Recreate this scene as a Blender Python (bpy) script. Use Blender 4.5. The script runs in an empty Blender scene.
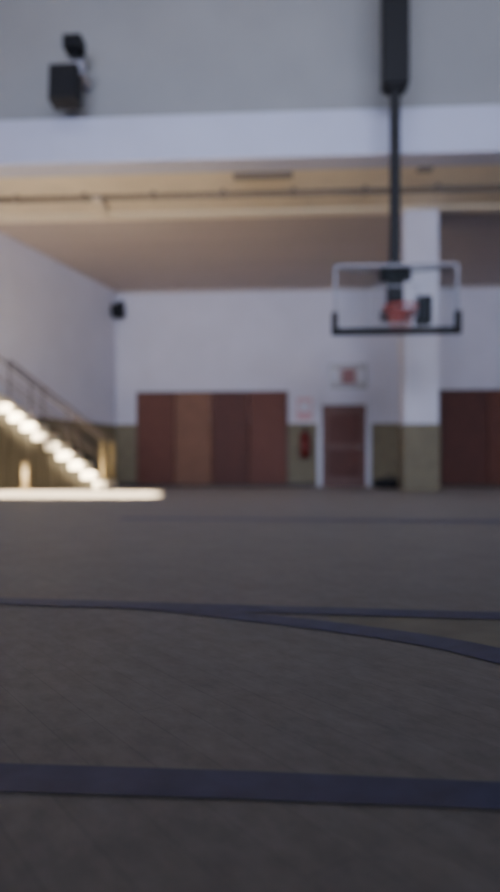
import bpy, bmesh, math
from mathutils import Vector, Matrix
F=694.0; CH=0.30; YAW=math.radians(3.5); HZ=475.0
sc=bpy.context.scene
fw=Vector((-math.sin(YAW),math.cos(YAW),0)); rt=Vector((math.cos(YAW),math.sin(YAW),0))
def ray(px,py): return fw+rt*((px-250)/F)+Vector((0,0,(HZ-py)/F))
def onY(px,py,Y):
    d=ray(px,py); t=Y/d.y; return Vector((d.x*t,Y,CH+d.z*t))
def onF(px,py,z=0.0):
    d=ray(px,py); t=(z-CH)/d.z; return Vector((d.x*t,d.y*t,z))
def X(px,Y): return onY(px,400,Y).x
def Z(px,py,Y): return onY(px,py,Y).z

# ---------- materials
def mat(name,col,rough=0.6,metal=0.0,noise=0.0,nscale=3.0,trans=0.0,spec=0.5):
    m=bpy.data.materials.new(name); m.use_nodes=True
    nt=m.node_tree; b=nt.nodes['Principled BSDF']
    b.inputs['Base Color'].default_value=(*col,1); b.inputs['Roughness'].default_value=rough
    b.inputs['Metallic'].default_value=metal; b.inputs['Specular IOR Level'].default_value=spec
    if trans: b.inputs['Transmission Weight'].default_value=trans
    if noise:
        tc=nt.nodes.new('ShaderNodeTexCoord'); n=nt.nodes.new('ShaderNodeTexNoise')
        n.inputs['Scale'].default_value=nscale; n.inputs['Detail'].default_value=5
        nt.links.new(tc.outputs['Object'],n.inputs['Vector'])
        r=nt.nodes.new('ShaderNodeValToRGB')
        r.color_ramp.elements[0].position=0.3; r.color_ramp.elements[1].position=0.7
        r.color_ramp.elements[0].color=(*[c*(1-noise) for c in col],1)
        r.color_ramp.elements[1].color=(*[min(1,c*(1+noise)) for c in col],1)
        nt.links.new(n.outputs['Fac'],r.inputs['Fac']); nt.links.new(r.outputs['Color'],b.inputs['Base Color'])
    return m

def plank_mat(name,c1,c2,cm,bw,rh,rough,rot=0.0,spec=0.5,noise=0.5,nsc=14,stretch=(1,1,1)):
    m=bpy.data.materials.new(name); m.use_nodes=True; nt=m.node_tree; b=nt.nodes['Principled BSDF']
    tc=nt.nodes.new('ShaderNodeTexCoord'); mp=nt.nodes.new('ShaderNodeMapping')
    mp.inputs['Rotation'].default_value[2]=rot
    nt.links.new(tc.outputs['Object'],mp.inputs['Vector'])
    br=nt.nodes.new('ShaderNodeTexBrick'); br.inputs['Scale'].default_value=1
    br.inputs['Color1'].default_value=(*c1,1); br.inputs['Color2'].default_value=(*c2,1); br.inputs['Mortar'].default_value=(*cm,1)
    br.inputs['Brick Width'].default_value=bw; br.inputs['Row Height'].default_value=rh
    br.inputs['Mortar Size'].default_value=0.0008
    nt.links.new(mp.outputs['Vector'],br.inputs['Vector'])
    mp2=nt.nodes.new('ShaderNodeMapping'); mp2.inputs['Scale'].default_value=stretch
    nt.links.new(mp.outputs['Vector'],mp2.inputs['Vector'])
    n=nt.nodes.new('ShaderNodeTexNoise'); n.inputs['Scale'].default_value=nsc; n.inputs['Detail'].default_value=8; n.inputs['Roughness'].default_value=0.7
    nt.links.new(mp2.outputs['Vector'],n.inputs['Vector'])
    r=nt.nodes.new('ShaderNodeMapRange'); r.inputs[1].default_value=0.3; r.inputs[2].default_value=0.7
    r.inputs[3].default_value=1-noise; r.inputs[4].default_value=1+noise*0.6
    nt.links.new(n.outputs['Fac'],r.inputs[0])
    mx=nt.nodes.new('ShaderNodeMix'); mx.data_type='RGBA'; mx.blend_type='MULTIPLY'; mx.inputs[0].default_value=1
    nt.links.new(br.outputs['Color'],mx.inputs[6]); nt.links.new(r.outputs[0],mx.inputs[7])
    nt.links.new(mx.outputs[2],b.inputs['Base Color'])
    n2=nt.nodes.new('ShaderNodeTexNoise'); n2.inputs['Scale'].default_value=5; n2.inputs['Detail'].default_value=6
    nt.links.new(tc.outputs['Object'],n2.inputs['Vector'])
    r2=nt.nodes.new('ShaderNodeMapRange'); r2.inputs[3].default_value=rough-0.08; r2.inputs[4].default_value=rough+0.12
    nt.links.new(n2.outputs['Fac'],r2.inputs[0]); nt.links.new(r2.outputs[0],b.inputs['Roughness'])
    b.inputs['Specular IOR Level'].default_value=spec
    return m

M_floor=plank_mat('maple_floor',(0.225,0.195,0.170),(0.208,0.180,0.157),(0.170,0.147,0.13),0.8,0.055,0.5,rot=0.9,spec=0.38,noise=0.26,nsc=34,stretch=(.6,1,1))
M_line=mat('line_paint',(0.056,0.054,0.108),0.5,noise=0.25,nscale=20)
M_key=mat('key_tint',(0.185,0.160,0.105),0.5,noise=0.2,nscale=10)
M_wall=mat('white_paint',(0.57,0.555,0.63),0.8,noise=0.04,nscale=1.5)
M_upper=mat('upper_wall_paint',(0.31,0.305,0.31),0.85,noise=0.05,nscale=1)
M_beam=mat('beam_paint',(0.52,0.53,0.66),0.8,noise=0.04,nscale=1)
M_soff=mat('soffit_paint',(0.77,0.68,0.54),0.85,noise=0.06,nscale=2)
M_lip=mat('lip_paint',(0.86,0.78,0.63),0.85)
M_tan=mat('wainscot_olive',(0.165,0.138,0.085),0.7,noise=0.12,nscale=4)
M_wood=plank_mat('wood_ceiling',(0.46,0.395,0.375),(0.435,0.375,0.355),(0.36,0.30,0.28),3.0,0.18,0.7,spec=0.2,noise=0.1)
M_ceil=mat('ceiling_paint',(0.35,0.35,0.35),0.9)
M_pads=[mat('pad_%d'%i,c,0.6,noise=0.1,nscale=3,spec=.3) for i,c in enumerate([(0.120,0.040,0.026),(0.180,0.082,0.048),(0.088,0.028,0.020),(0.130,0.043,0.029)])]
M_dark=mat('dark_metal',(0.008,0.008,0.011),0.6,spec=.3)
M_black=mat('black_plastic',(0.008,0.008,0.010),0.65,noise=0.1,nscale=10,spec=.3)
M_grey=mat('grey_metal',(0.25,0.25,0.27),0.4,0.7)
M_pipe=mat('conduit_paint',(0.20,0.17,0.14),0.6)
M_rail=mat('rail_brown',(0.09,0.07,0.06),0.6)
M_white=mat('white_frame',(0.53,0.53,0.60),0.5)
M_frame=mat('board_frame',(0.30,0.29,0.34),0.5)
M_red=mat('rim_orange_red',(0.36,0.04,0.03),0.45)
M_redm=mat('extinguisher_red',(0.16,0.018,0.015),0.4)
M_net=mat('net_cord',(0.32,0.12,0.12),0.8)
M_glass=mat('backboard_glass',(0.90,0.93,0.95),0.08,trans=1.0)
M_glass.node_tree.nodes['Principled BSDF'].inputs['IOR'].default_value=1.1
M_door=mat('door_wood',(0.105,0.036,0.028),0.55,noise=0.12,nscale=6)
M_step_lit=mat('step_sunlit',(0.85,0.76,0.58),0.6,noise=0.1,nscale=6)  # tone raised so the step ends show as sunlit blobs; light in the colour
M_stepside=mat('step_side',(0.045,0.038,0.026),0.85,spec=.1)  # darkened to hold back the sun on the stair side
M_post=mat('post_brass',(0.34,0.25,0.11),0.5)
M_post2=mat('post_dull',(0.14,0.10,0.05),0.6)
M_pink=mat('notice_pink',(0.55,0.32,0.36),0.7)
M_base=mat('baseboard_dark',(0.06,0.045,0.035),0.6)
M_fill=mat('fill_housing',(0.4,0.4,0.4),0.5)  # for the made-up housing around the added upper fill

# ---------- mesh builder
class B:
    def __init__(s,name): s.name=name; s.bm=bmesh.new(); s.mats=[]
    def mi(s,m):
        if m not in s.mats: s.mats.append(m)
        return s.mats.index(m)
    def _fin(s,vs,m,mtx=None,smooth=False):
        if mtx is not None: bmesh.ops.transform(s.bm,matrix=mtx,verts=vs)
        i=s.mi(m); fs=set(f for v in vs for f in v.link_faces)
        for f in fs: f.material_index=i; f.smooth=smooth
    def box(s,a,b,m,bev=0.0,rot=None):
        a=Vector(a); b=Vector(b); c=(a+b)/2; d=b-a
        g=bmesh.ops.create_cube(s.bm,size=1); vs=g['verts']
        bmesh.ops.scale(s.bm,vec=(abs(d.x),abs(d.y),abs(d.z)),verts=vs)
        if bev:
            es=list(set(e for v in vs for e in v.link_edges))
            r=bmesh.ops.bevel(s.bm,geom=es,offset=bev,segments=2,affect='EDGES',profile=0.5)
            vs=list(set(v for f in r['faces'] for v in f.verts)|set(v for v in vs if v.is_valid))
        mt=Matrix.Translation(c)
        if rot is not None: mt=mt@rot
        s._fin(vs,m,mt)
        return s
    def cyl(s,p,q,r,m,seg=16,r2=None):
        p=Vector(p); q=Vector(q); d=q-p
        g=bmesh.ops.create_cone(s.bm,cap_ends=True,segments=seg,radius1=r,radius2=r if r2 is None else r2,depth=d.length)
        s._fin(g['verts'],m,Matrix.Translation((p+q)/2)@d.to_track_quat('Z','Y').to_matrix().to_4x4(),True)
        return s
    def prism(s,pts,off,m):
        off=Vector(off); a=[s.bm.verts.new(p) for p in pts]; b=[s.bm.verts.new(Vector(p)+off) for p in pts]
        i=s.mi(m); n=len(pts)
        fs=[s.bm.faces.new(a),s.bm.faces.new(b[::-1])]+[s.bm.faces.new((a[k],b[k],b[(k+1)%n],a[(k+1)%n])) for k in range(n)]
        for f in fs: f.material_index=i
        return s
    def torus(s,c,R,r,m,seg=32,ring=8):
        c=Vector(c); V=[]
        for i in range(seg):
            a=2*math.pi*i/seg
            V.append([s.bm.verts.new(c+Vector(((R+r*math.cos(2*math.pi*j/ring))*math.cos(a),(R+r*math.cos(2*math.pi*j/ring))*math.sin(a),r*math.sin(2*math.pi*j/ring)))) for j in range(ring)])
        k=s.mi(m)
        for i in range(seg):
            for j in range(ring):
                f=s.bm.faces.new((V[i][j],V[(i+1)%seg][j],V[(i+1)%seg][(j+1)%ring],V[i][(j+1)%ring])); f.material_index=k; f.smooth=True
        return s
    def done(s):
        bmesh.ops.recalc_face_normals(s.bm,faces=s.bm.faces)
        me=bpy.data.meshes.new(s.name); s.bm.to_mesh(me); s.bm.free()
        for m in s.mats: me.materials.append(m)
        o=bpy.data.objects.new(s.name,me); sc.collection.objects.link(o); return o

YB=17.8; YS=11.0; YL=13.2; XR=8.5; YR=-6.0; ZC=9.0
YF=YB-.017
C=onY(116,292,YB); A0=Vector((X(-1,13.9),13.9,0)); dl=(A0-Vector((C.x,YB,0))); dl.normalize()
def LW(Y): return C.x+(Y-YB)/dl.y*dl.x
XL=LW(8.0)
ZS=onY(250,158,YS).z; ZBT=onY(250,112,YS).z; ZW2=C.z
nl=Vector((-dl.y,dl.x,0))
if nl.x<0: nl=-nl
# ---------- shell
B('floor').box((-10,YR-.2,-.2),(XR+.2,YB+.2,0),M_floor).done()
b=B('wall_back'); b.box((C.x-1.0,YB,0),(XR+.2,YB+.2,ZC),M_wall)
zt=Z(250,424,YB)
b.box((C.x,YB-.015,0.0),(XR,YB+.01,zt),M_tan); b.done()
def obl(bb,ya,yb,z0,z1,th,m):
    p=Vector((LW(ya),ya,z0)); q=Vector((LW(yb),yb,z0)); u=Vector((0,0,z1-z0))
    bb.prism([p,q,q+u,p+u],nl*th,m); return bb
b=B('wall_left'); obl(b,YB+.1,8.0,0,ZC,-0.2,M_wall)
obl(b,YB,8.0,0.0,zt-0.02,0.015,M_tan)
b.box((XL-.2,YR-.2,0),(XL,8.02,ZC),M_wall); b.done()
B('wall_right').box((XR,YR-.2,0),(XR+.2,YB,ZC),M_wall).done()
B('wall_rear').box((-10,YR-.2,0),(XR,YR,ZC),M_upper).done()
B('ceiling').box((-10,YR-.2,ZC),(XR+.2,YB+.2,ZC+.2),M_ceil).done()
B('wall_upper').box((-10,YS+.25,ZBT-.1),(XR,YS+.45,ZC),M_upper).done()
b=B('trim_beam'); b.box((-10,YS,ZS),(XR,YS+.5,ZBT),M_beam,0.02); b.done()
b=B('ceiling_soffit'); b.box((-10,YS+.05,ZS+.02),(XR,YL,ZS+.3),M_soff)
b.box((-10,YL-.02,ZS-.04),(XR,YL+.25,ZS+.3),M_lip,0.01); b.done()
b=B('ceiling_wood'); z1=ZS
b.prism([(-10,YL+.2,z1),(XR,YL+.2,z1),(XR,YB+.05,ZW2),(-10,YB+.05,ZW2)],(0,0,.15),M_wood); b.done()
b=B('trim_back_wall'); b.box((C.x,YB-.04,ZW2-.05),(XR,YB,ZW2+.02),M_wood); b.done()
b=B('baseboard_back'); b.box((C.x,YB-.03,0),(XR,YB-.016,.1),M_base); b.done()
b=B('conduit_pipe')
yp=12.35; zp=ZS-.04; xl=LW(yp)+.05
b.cyl((xl,yp,zp),(XR-.02,yp,zp),.035,M_pipe); b.cyl((xl,yp-.12,zp),(XR-.02,yp-.12,zp),.018,M_pipe)
for i in range(11):
    x=xl+.3+i*1.25
    b.box((x-.03,yp-.15,zp-.04),(x+.03,yp+.05,ZS+.019),M_pipe)
xj=X(97,yp); b.box((xj-.07,yp-.05,ZS-.10),(xj+.07,yp+.6,ZS+.019),M_soff,.01)
b.done()
def vent(px,y0,w,d):
    b=B('ceiling_vent'); x=X(px,y0)
    b.box((x-w/2,y0-d/2,ZS-.03),(x+w/2,y0+d/2,ZS+.019),M_pipe,.005)
    for i in range(7):
        yy=y0-d/2+.05+i*(d-.1)/6
        b.box((x-w/2+.04,yy-.012,ZS-.045),(x+w/2-.04,yy+.012,ZS-.028),M_pipe)
    b.done()
vent(263,11.65,1.0,.2); vent(425,11.55,.25,.2)

# column
xa=X(403,YL+.1); xb=X(438,YL+.1)
b=B('column'); b.box((xa,YL-.0,0),(xb,YL+.6,ZS-.04),M_wall,.015)
ztc=Z(420,424,YL); b.box((xa-.012,YL-.012,0),(xb+.012,YL+.612,ztc),M_tan,.004)
b.done()

def pads(x0,x1,n,seq):
    b=B('wall_pad_panel'); z1=Z(200,393,YB); w=(x1-x0)/n
    for i in range(n):
        b.box((x0+i*w+.006,YB-.11,.06),(x0+(i+1)*w-.006,YF,z1),M_pads[seq[i%len(seq)]],.015)
    b.box((x0-.03,YB-.06,.02),(x0+.0,YF,z1+.03),M_base); b.box((x1,YB-.06,.02),(x1+.03,YF,z1+.03),M_base)
    b.box((x0,YB-.06,z1),(x1,YF,z1+.03),M_base); b.box((x0,YB-.08,.0),(x1,YF,.06),M_base)
    b.done()
pads(X(138,YB),X(287,YB),4,[0,1,2,3])
pads(X(440,YB),XR-.1,4,[2,0,3,1])

# ---------- door
x0=X(317,YB); x1=X(371,YB); zt2=Z(345,402,YB)
b=B('door_1'); t=.13
b.box((x0,YB-.1,0),(x0+t,YF,zt2),M_white,.01); b.box((x1-t,YB-.1,0),(x1,YF,zt2),M_white,.01); b.box((x0,YB-.1,zt2-t*.6),(x1,YF,zt2),M_white,.01)
b.box((x0+t,YB-.06,.01),(x1-t,YF,zt2-t*.6),M_door)
for (za,zb) in ((.25,.95),(1.1,1.85)):
    b.box((x0+t+.14,YB-.068,za),(x1-t-.14,YB-.05,zb),M_pads[2],.006)
b.cyl((x1-t-.09,YB-.06,1.0),(x1-t-.09,YB-.13,1.0),.014,M_grey); b.cyl((x1-t-.09,YB-.125,1.0),(x1-t-.21,YB-.125,1.0),.012,M_grey)
b.done()
x0=X(329,YB); x1=X(367,YB); za=Z(340,389,YB); zb=Z(340,364,YB)
b=B('scoreboard'); b.box((x0,YB-.08,za),(x1,YB-.001,zb),M_grey,.01)
M_cream=mat('board_cream',(0.34,0.30,0.30),.6)
b.box((x0+.04,YB-.09,za+.04),(x1-.04,YB-.075,zb-.04),M_cream)
xm=(x0+x1)/2; zm=(za+zb)/2
b.box((xm-.16,YB-.1,zm-.2),(xm+.17,YB-.085,zm+.17),M_redm,.01)
b.box((xm-.40,YB-.1,zm-.16),(xm-.26,YB-.085,zm+.16),M_white); b.box((xm+.26,YB-.1,zm-.16),(xm+.40,YB-.085,zm+.16),M_white)
b.done()
x0=X(297,YB); x1=X(312,YB)
b=B('notice_sign'); b.box((x0,YB-.04,Z(300,420,YB)),(x1,YB-.001,Z(300,398,YB)),M_pink,.005); b.box((x0+.05,YB-.045,Z(300,412,YB)),(x1-.05,YB-.038,Z(300,402,YB)),M_white); b.done()
x=X(305,YB)
b=B('fire_extinguisher')
b.cyl((x,YB-.17,.75),(x,YB-.17,1.3),.12,M_redm,24); b.cyl((x,YB-.17,1.3),(x,YB-.17,1.42),.12,M_redm,24,.04); b.cyl((x,YB-.17,1.42),(x,YB-.17,1.5),.035,M_dark)
b.box((x-.02,YB-.28,1.5),(x+.02,YB-.08,1.54),M_dark); b.cyl((x+.02,YB-.22,1.46),(x+.14,YB-.22,1.0),.014,M_dark); b.box((x-.14,YB-.05,.72),(x+.14,YF,1.35),M_dark)
b.done()

# ---------- basketball hoop
YH=10.0
bx0=X(334,YH); bx1=X(459,YH); bz0=Z(396,331,YH); bz1=Z(396,264,YH); cx=(bx0+bx1)/2
b=B('basketball_hoop'); f=.04
b.box((bx0+f*.5,YH-.006,bz0+f*.5),(bx1-f*.5,YH+.006,bz1-f*.5),M_glass)
b.box((bx0,YH-.03,bz1-f),(bx1,YH+.03,bz1),M_frame,.008); b.box((bx0,YH-.03,bz0),(bx1,YH+.03,bz0+f),M_frame,.008)
b.box((bx0,YH-.03,bz0),(bx0+f,YH+.03,bz1),M_frame,.008); b.box((bx1-f,YH-.03,bz0),(bx1,YH+.03,bz1),M_frame,.008)
b.box((bx0-.03,YH-.05,bz0-.05),(bx1+.03,YH+.05,bz0+.05),M_black,.02)
b.box((bx0-.035,YH-.05,bz0-.05),(bx0+.06,YH+.05,bz0+.28),M_black,.02); b.box((bx1-.06,YH-.05,bz0-.05),(bx1+.035,YH+.05,bz0+.28),M_black,.02)
tw=.30; tz0=bz0+.2; tz1=tz0+.45; e=.02
b.box((cx-tw,YH-.012,tz1-e),(cx+tw,YH-.007,tz1),M_frame); b.box((cx-tw,YH-.012,tz0),(cx+tw,YH-.007,tz0+e),M_frame)
b.box((cx-tw,YH-.012,tz0),(cx-tw+e,YH-.007,tz1),M_frame); b.box((cx+tw-e,YH-.012,tz0),(cx+tw,YH-.007,tz1),M_frame)
rz=Z(395,308,YH-.35); rc=Vector((cx,YH-.40,rz)); R=.225
b.torus(rc,R,.016,M_red); b.box((cx-.1,YH-.06,rz-.12),(cx+.1,YH-.01,rz+.06),M_red,.01)
b.box((cx-.09,YH-.19,rz-.025),(cx+.09,YH-.05,rz-.005),M_red)
b.cyl((cx-.09,YH-.05,rz-.1),(cx-.13,YH-.26,rz-.01),.01,M_red); b.cyl((cx+.09,YH-.05,rz-.1),(cx+.13,YH-.26,rz-.01),.01,M_red)
N=12; lev=[(R,0),(.19,-.08),(.155,-.16),(.13,-.24),(.125,-.3)]
def npnt(k,l):
    a=2*math.pi*(k+.5*(l%2))/N; r,z=lev[l]; return rc+Vector((r*math.cos(a),r*math.sin(a),z))
for l in range(len(lev)-1):
    for k in range(N):
        b.cyl(npnt(k,l),npnt(k,l+1),.004,M_net,5)
        b.cyl(npnt(k,l),npnt(k-1 if l%2==0 else k+1,l+1),.004,M_net,5)
b.box((cx-.11,YH+.02,bz0+.25),(cx+.11,YH+.22,bz1+.05),M_dark,.01)
b.box((cx-.22,YH+.03,bz1-.22),(cx+.22,YH+.12,bz1-.03),M_dark,.01)
b.box((cx-.22,YH+.03,bz0+.15),(cx+.22,YH+.10,bz0+.30),M_dark,.01)
b.box((cx+.30,YH+.05,bz0+.12),(cx+.52,YH+.25,bz0+.52),M_black,.02)
b.box((cx+.1,YH+.08,bz0+.24),(cx+.34,YH+.16,bz0+.32),M_dark)
for sx in (-1,1): b.cyl((cx,YH+.12,bz1-.1),(cx+sx*.82,YH+.03,bz1-.04),.02,M_grey)
xp=cx; yq=YH+.12
b.box((xp-.07,yq-.07,bz1-.1),(xp+.07,yq+.07,ZC-.002),M_dark,.01)
zs=Z(395,87,YH+.1)
b.box((xp-.19,yq-.15,zs),(xp+.19,yq+.15,ZC-.002),M_dark,.02)
b.box((xp-.14,yq-.11,zs-.06),(xp+.14,yq+.11,zs+.02),M_black,.01)
b.done()

# ---------- speaker on upper wall
ys=YS-.35
x0=X(50,ys-.1); x1=X(79,ys-.1); z0=Z(65,104,ys-.1); z1=Z(65,66,ys-.1)
b=B('wall_speaker')
rot=Matrix.Rotation(math.radians(-4),4,'X')
b.box((x0,ys-.2,z0),(x1,ys+.1,z1),M_black,.03,rot)
b.box((x0+.04,ys-.215,z0+.04),(x1-.04,ys-.19,z1-.04),M_dark,.01,rot)
xm=(x0+x1)/2+.1; b.box((xm-.05,ys-.05,z1-.1),(xm+.19,ys+.05,z1+.12),M_frame,.01); b.box((xm-.05,ys,z1-.02),(xm+.12,YS+.249,z1+.06),M_frame,.01)
zz=Z(72,46,ys)
b.box((xm-.13,ys-.14,zz-.10),(xm+.17,ys+.14,zz+.12),M_black,.03); b.box((xm-.03,ys-.03,z1),(xm+.07,ys+.03,zz),M_dark)
b.cyl((xm+.02,ys-.17,zz),(xm+.02,ys-.13,zz),.07,M_dark,24); b.box((xm-.03,ys+.13,zz-.05),(xm+.07,YS+.249,zz+.05),M_grey)
b.done()
p=onY(118,310,YB-.3)
b=B('corner_speaker'); b.box((p.x-.15,YB-.45,p.z-.18),(p.x+.15,YB-.15,p.z+.14),M_black,.03); b.cyl((p.x,YB-.3,p.z+.1),(p.x,YB-.04,p.z+.2),.03,M_dark); b.box((p.x-.08,YB-.05,p.z+.12),(p.x+.08,YB-.001,p.z+.3),M_dark); b.cyl((p.x,YB-.47,p.z),(p.x,YB-.44,p.z),.10,M_dark,20)
b.done()

# ---------- stairs
y0s,y1s=13.0,13.8
xs=X(106,y0s); rise=.185; run=.235
n=int((xs-LW(y1s)-.05)/run)
b=B('staircase')
for i in range(n):
    xa_=xs-i*run
    b.box((xa_-run-.015,y0s,(i+1)*rise-.15),(xa_,y1s,(i+1)*rise),M_step_lit,.01)
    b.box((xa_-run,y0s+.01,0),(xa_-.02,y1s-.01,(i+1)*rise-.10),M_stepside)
h=.78
for yy in (y0s+.06,y1s-.06):
    top=lambda i:Vector((xs-.08-i*run,yy,(i+1)*rise))
    for i in range(0,n,3):
        p=top(i); m=M_post if i==0 else M_rail
        b.cyl(p-Vector((0,0,.01)),p+Vector((0,0,h)),.045 if i==0 else .015,m)
    b.cyl(top(0)+Vector((.05,0,h-.03)),top(n-1)+Vector((0,0,h)),.022,M_rail)
    b.cyl(top(0)+Vector((0,0,h*.5)),top(n-1)+Vector((0,0,h*.5)),.012,M_rail)
b.done()
b=B('safety_post'); pf=Vector((X(25,12.6),12.6,0))
b.cyl((pf.x,pf.y,0),(pf.x,pf.y,.5),.06,M_post2); b.cyl((pf.x,pf.y,0),(pf.x,pf.y,.03),.13,M_post2); b.cyl((pf.x,pf.y,.5),(pf.x,pf.y,.55),.06,M_post2,16,.03); b.done()
x=X(390,15.5)
b=B('gym_bag'); b.box((x-.35,15.3,0),(x+.35,15.65,.22),M_black,.08); b.cyl((x-.15,15.45,.2),(x,15.45,.30),.015,M_dark); b.cyl((x,15.45,.30),(x+.15,15.45,.2),.015,M_dark); b.done()

# ---------- court lines
def ribbon(name,top,bot,m,z=.002):
    b=B(name); T=[b.bm.verts.new(onF(*p,z)) for p in top]; Bt=[b.bm.verts.new(onF(*p,z)) for p in bot]
    k=b.mi(m)
    for i in range(len(T)-1):
        f=b.bm.faces.new((T[i],T[i+1],Bt[i+1],Bt[i])); f.material_index=k
    return b.done()
ribbon('court_line_sideline',[(-250,757),(0,763),(250,771),(500,782),(750,795)],[(-250,785),(0,791),(250,799),(500,809),(750,822)],M_line)
ribbon('court_line_base',[(-300,592),(0,597.5),(250,605),(500,612),(900,622)],[(-300,599),(0,604),(250,612),(500,619.5),(900,631)],M_line,.003)
def sm(pts,n=6):
    out=[]
    for i in range(len(pts)-1):
        p0=pts[max(i-1,0)];p1=pts[i];p2=pts[i+1];p3=pts[min(i+2,len(pts)-1)]
        for k in range(n):
            t=k/n
            out.append(tuple(.5*((2*p1[j])+(-p0[j]+p2[j])*t+(2*p0[j]-5*p1[j]+4*p2[j]-p3[j])*t*t+(-p0[j]+3*p1[j]-3*p2[j]+p3[j])*t**3) for j in (0,1)))
    out.append(pts[-1]); return out
tp=sm([(60,600),(150,604),(250,613),(350,624),(430,635),(500,648),(600,672),(750,720)])
bt=sm([(60,604),(150,610),(250,621),(350,634),(430,647),(500,664),(600,692),(750,750)])
ribbon('court_line_arc',tp,bt,M_line,.002)
ribbon('court_key_area',[(330,616),(500,620),(750,627)],[(330,622),(500,650),(750,722)],M_key,.001)
ribbon('court_line_far',[(120,517),(350,519),(700,521)],[(120,519.5),(350,521.5),(700,523.5)],M_line,.002)

# ---------- lighting
def area(name,loc,dirv,sx,sy,power,col,spread=180,up=None):
    l=bpy.data.lights.new(name,'AREA'); l.shape='RECTANGLE'; l.size=sx; l.size_y=sy; l.energy=power; l.color=col; l.spread=math.radians(spread)
    o=bpy.data.objects.new(name,l); sc.collection.objects.link(o); o.location=loc
    if up is None: o.rotation_euler=Vector(dirv).to_track_quat('-Z','Y').to_euler()
    else:
        zax=-Vector(dirv).normalized(); xax=Vector(up); xax=(xax-zax*xax.dot(zax)).normalized(); yax=zax.cross(xax)
        o.rotation_euler=Matrix((xax,yax,zax)).transposed().to_euler()
    return o
area('added_rear_fill',(0,YR+.1,4.2),(0,1,0.02),12,3,500,(.66,.75,1.0),75)  # unseen fill added at the rear to light the back wall; no window modelled
area('added_upper_fill',(0,5.0,8.7),(0,1,-.38),10,.8,190,(.88,.91,1.0))  # added fill aimed at the beam, upper wall and far floor
v=Vector((-.30,.60,-.74)).normalized()
c=Vector((-4.25,10.9,0))
area('sun_shaft',c-v*10.5,v,4.0,3.05,1250,(1.0,.88,.66),2,up=(1,0,0))
L=n*run
for (a0,a1,pw) in ((.06,.42,22),(.55,.95,32)):
    am=(a0+a1)/2
    cs=Vector((xs-am*L,y0s,am*n*rise+.05))
    area('sun_slit',cs-v*10,v,(a1-a0)*L*1.22,.2,pw,(1.0,.89,.70),2,up=(-run,0,rise))
w=bpy.data.worlds.new('world'); sc.world=w; w.use_nodes=True
w.node_tree.nodes['Background'].inputs[0].default_value=(.6,.7,1,1); w.node_tree.nodes['Background'].inputs[1].default_value=.3
b=B('added_fill_housing'); b.box((-5.1,4.55,8.78),(5.1,5.3,9.0-.002),M_fill,.03); b.done()  # made-up housing above the added fill, out of view

# ---------- camera
cd=bpy.data.cameras.new('camera'); cam=bpy.data.objects.new('camera',cd); sc.collection.objects.link(cam)
cam.location=(0,0,CH); cam.rotation_euler=(math.pi/2,0,YAW)
cd.sensor_fit='VERTICAL'; cd.sensor_height=36; cd.sensor_width=36; cd.lens=28; cd.shift_y=(HZ-446)/892
cd.clip_start=.02; cd.clip_end=100
cd.dof.use_dof=True; cd.dof.focus_distance=.95; cd.dof.aperture_fstop=2.1
sc.camera=cam
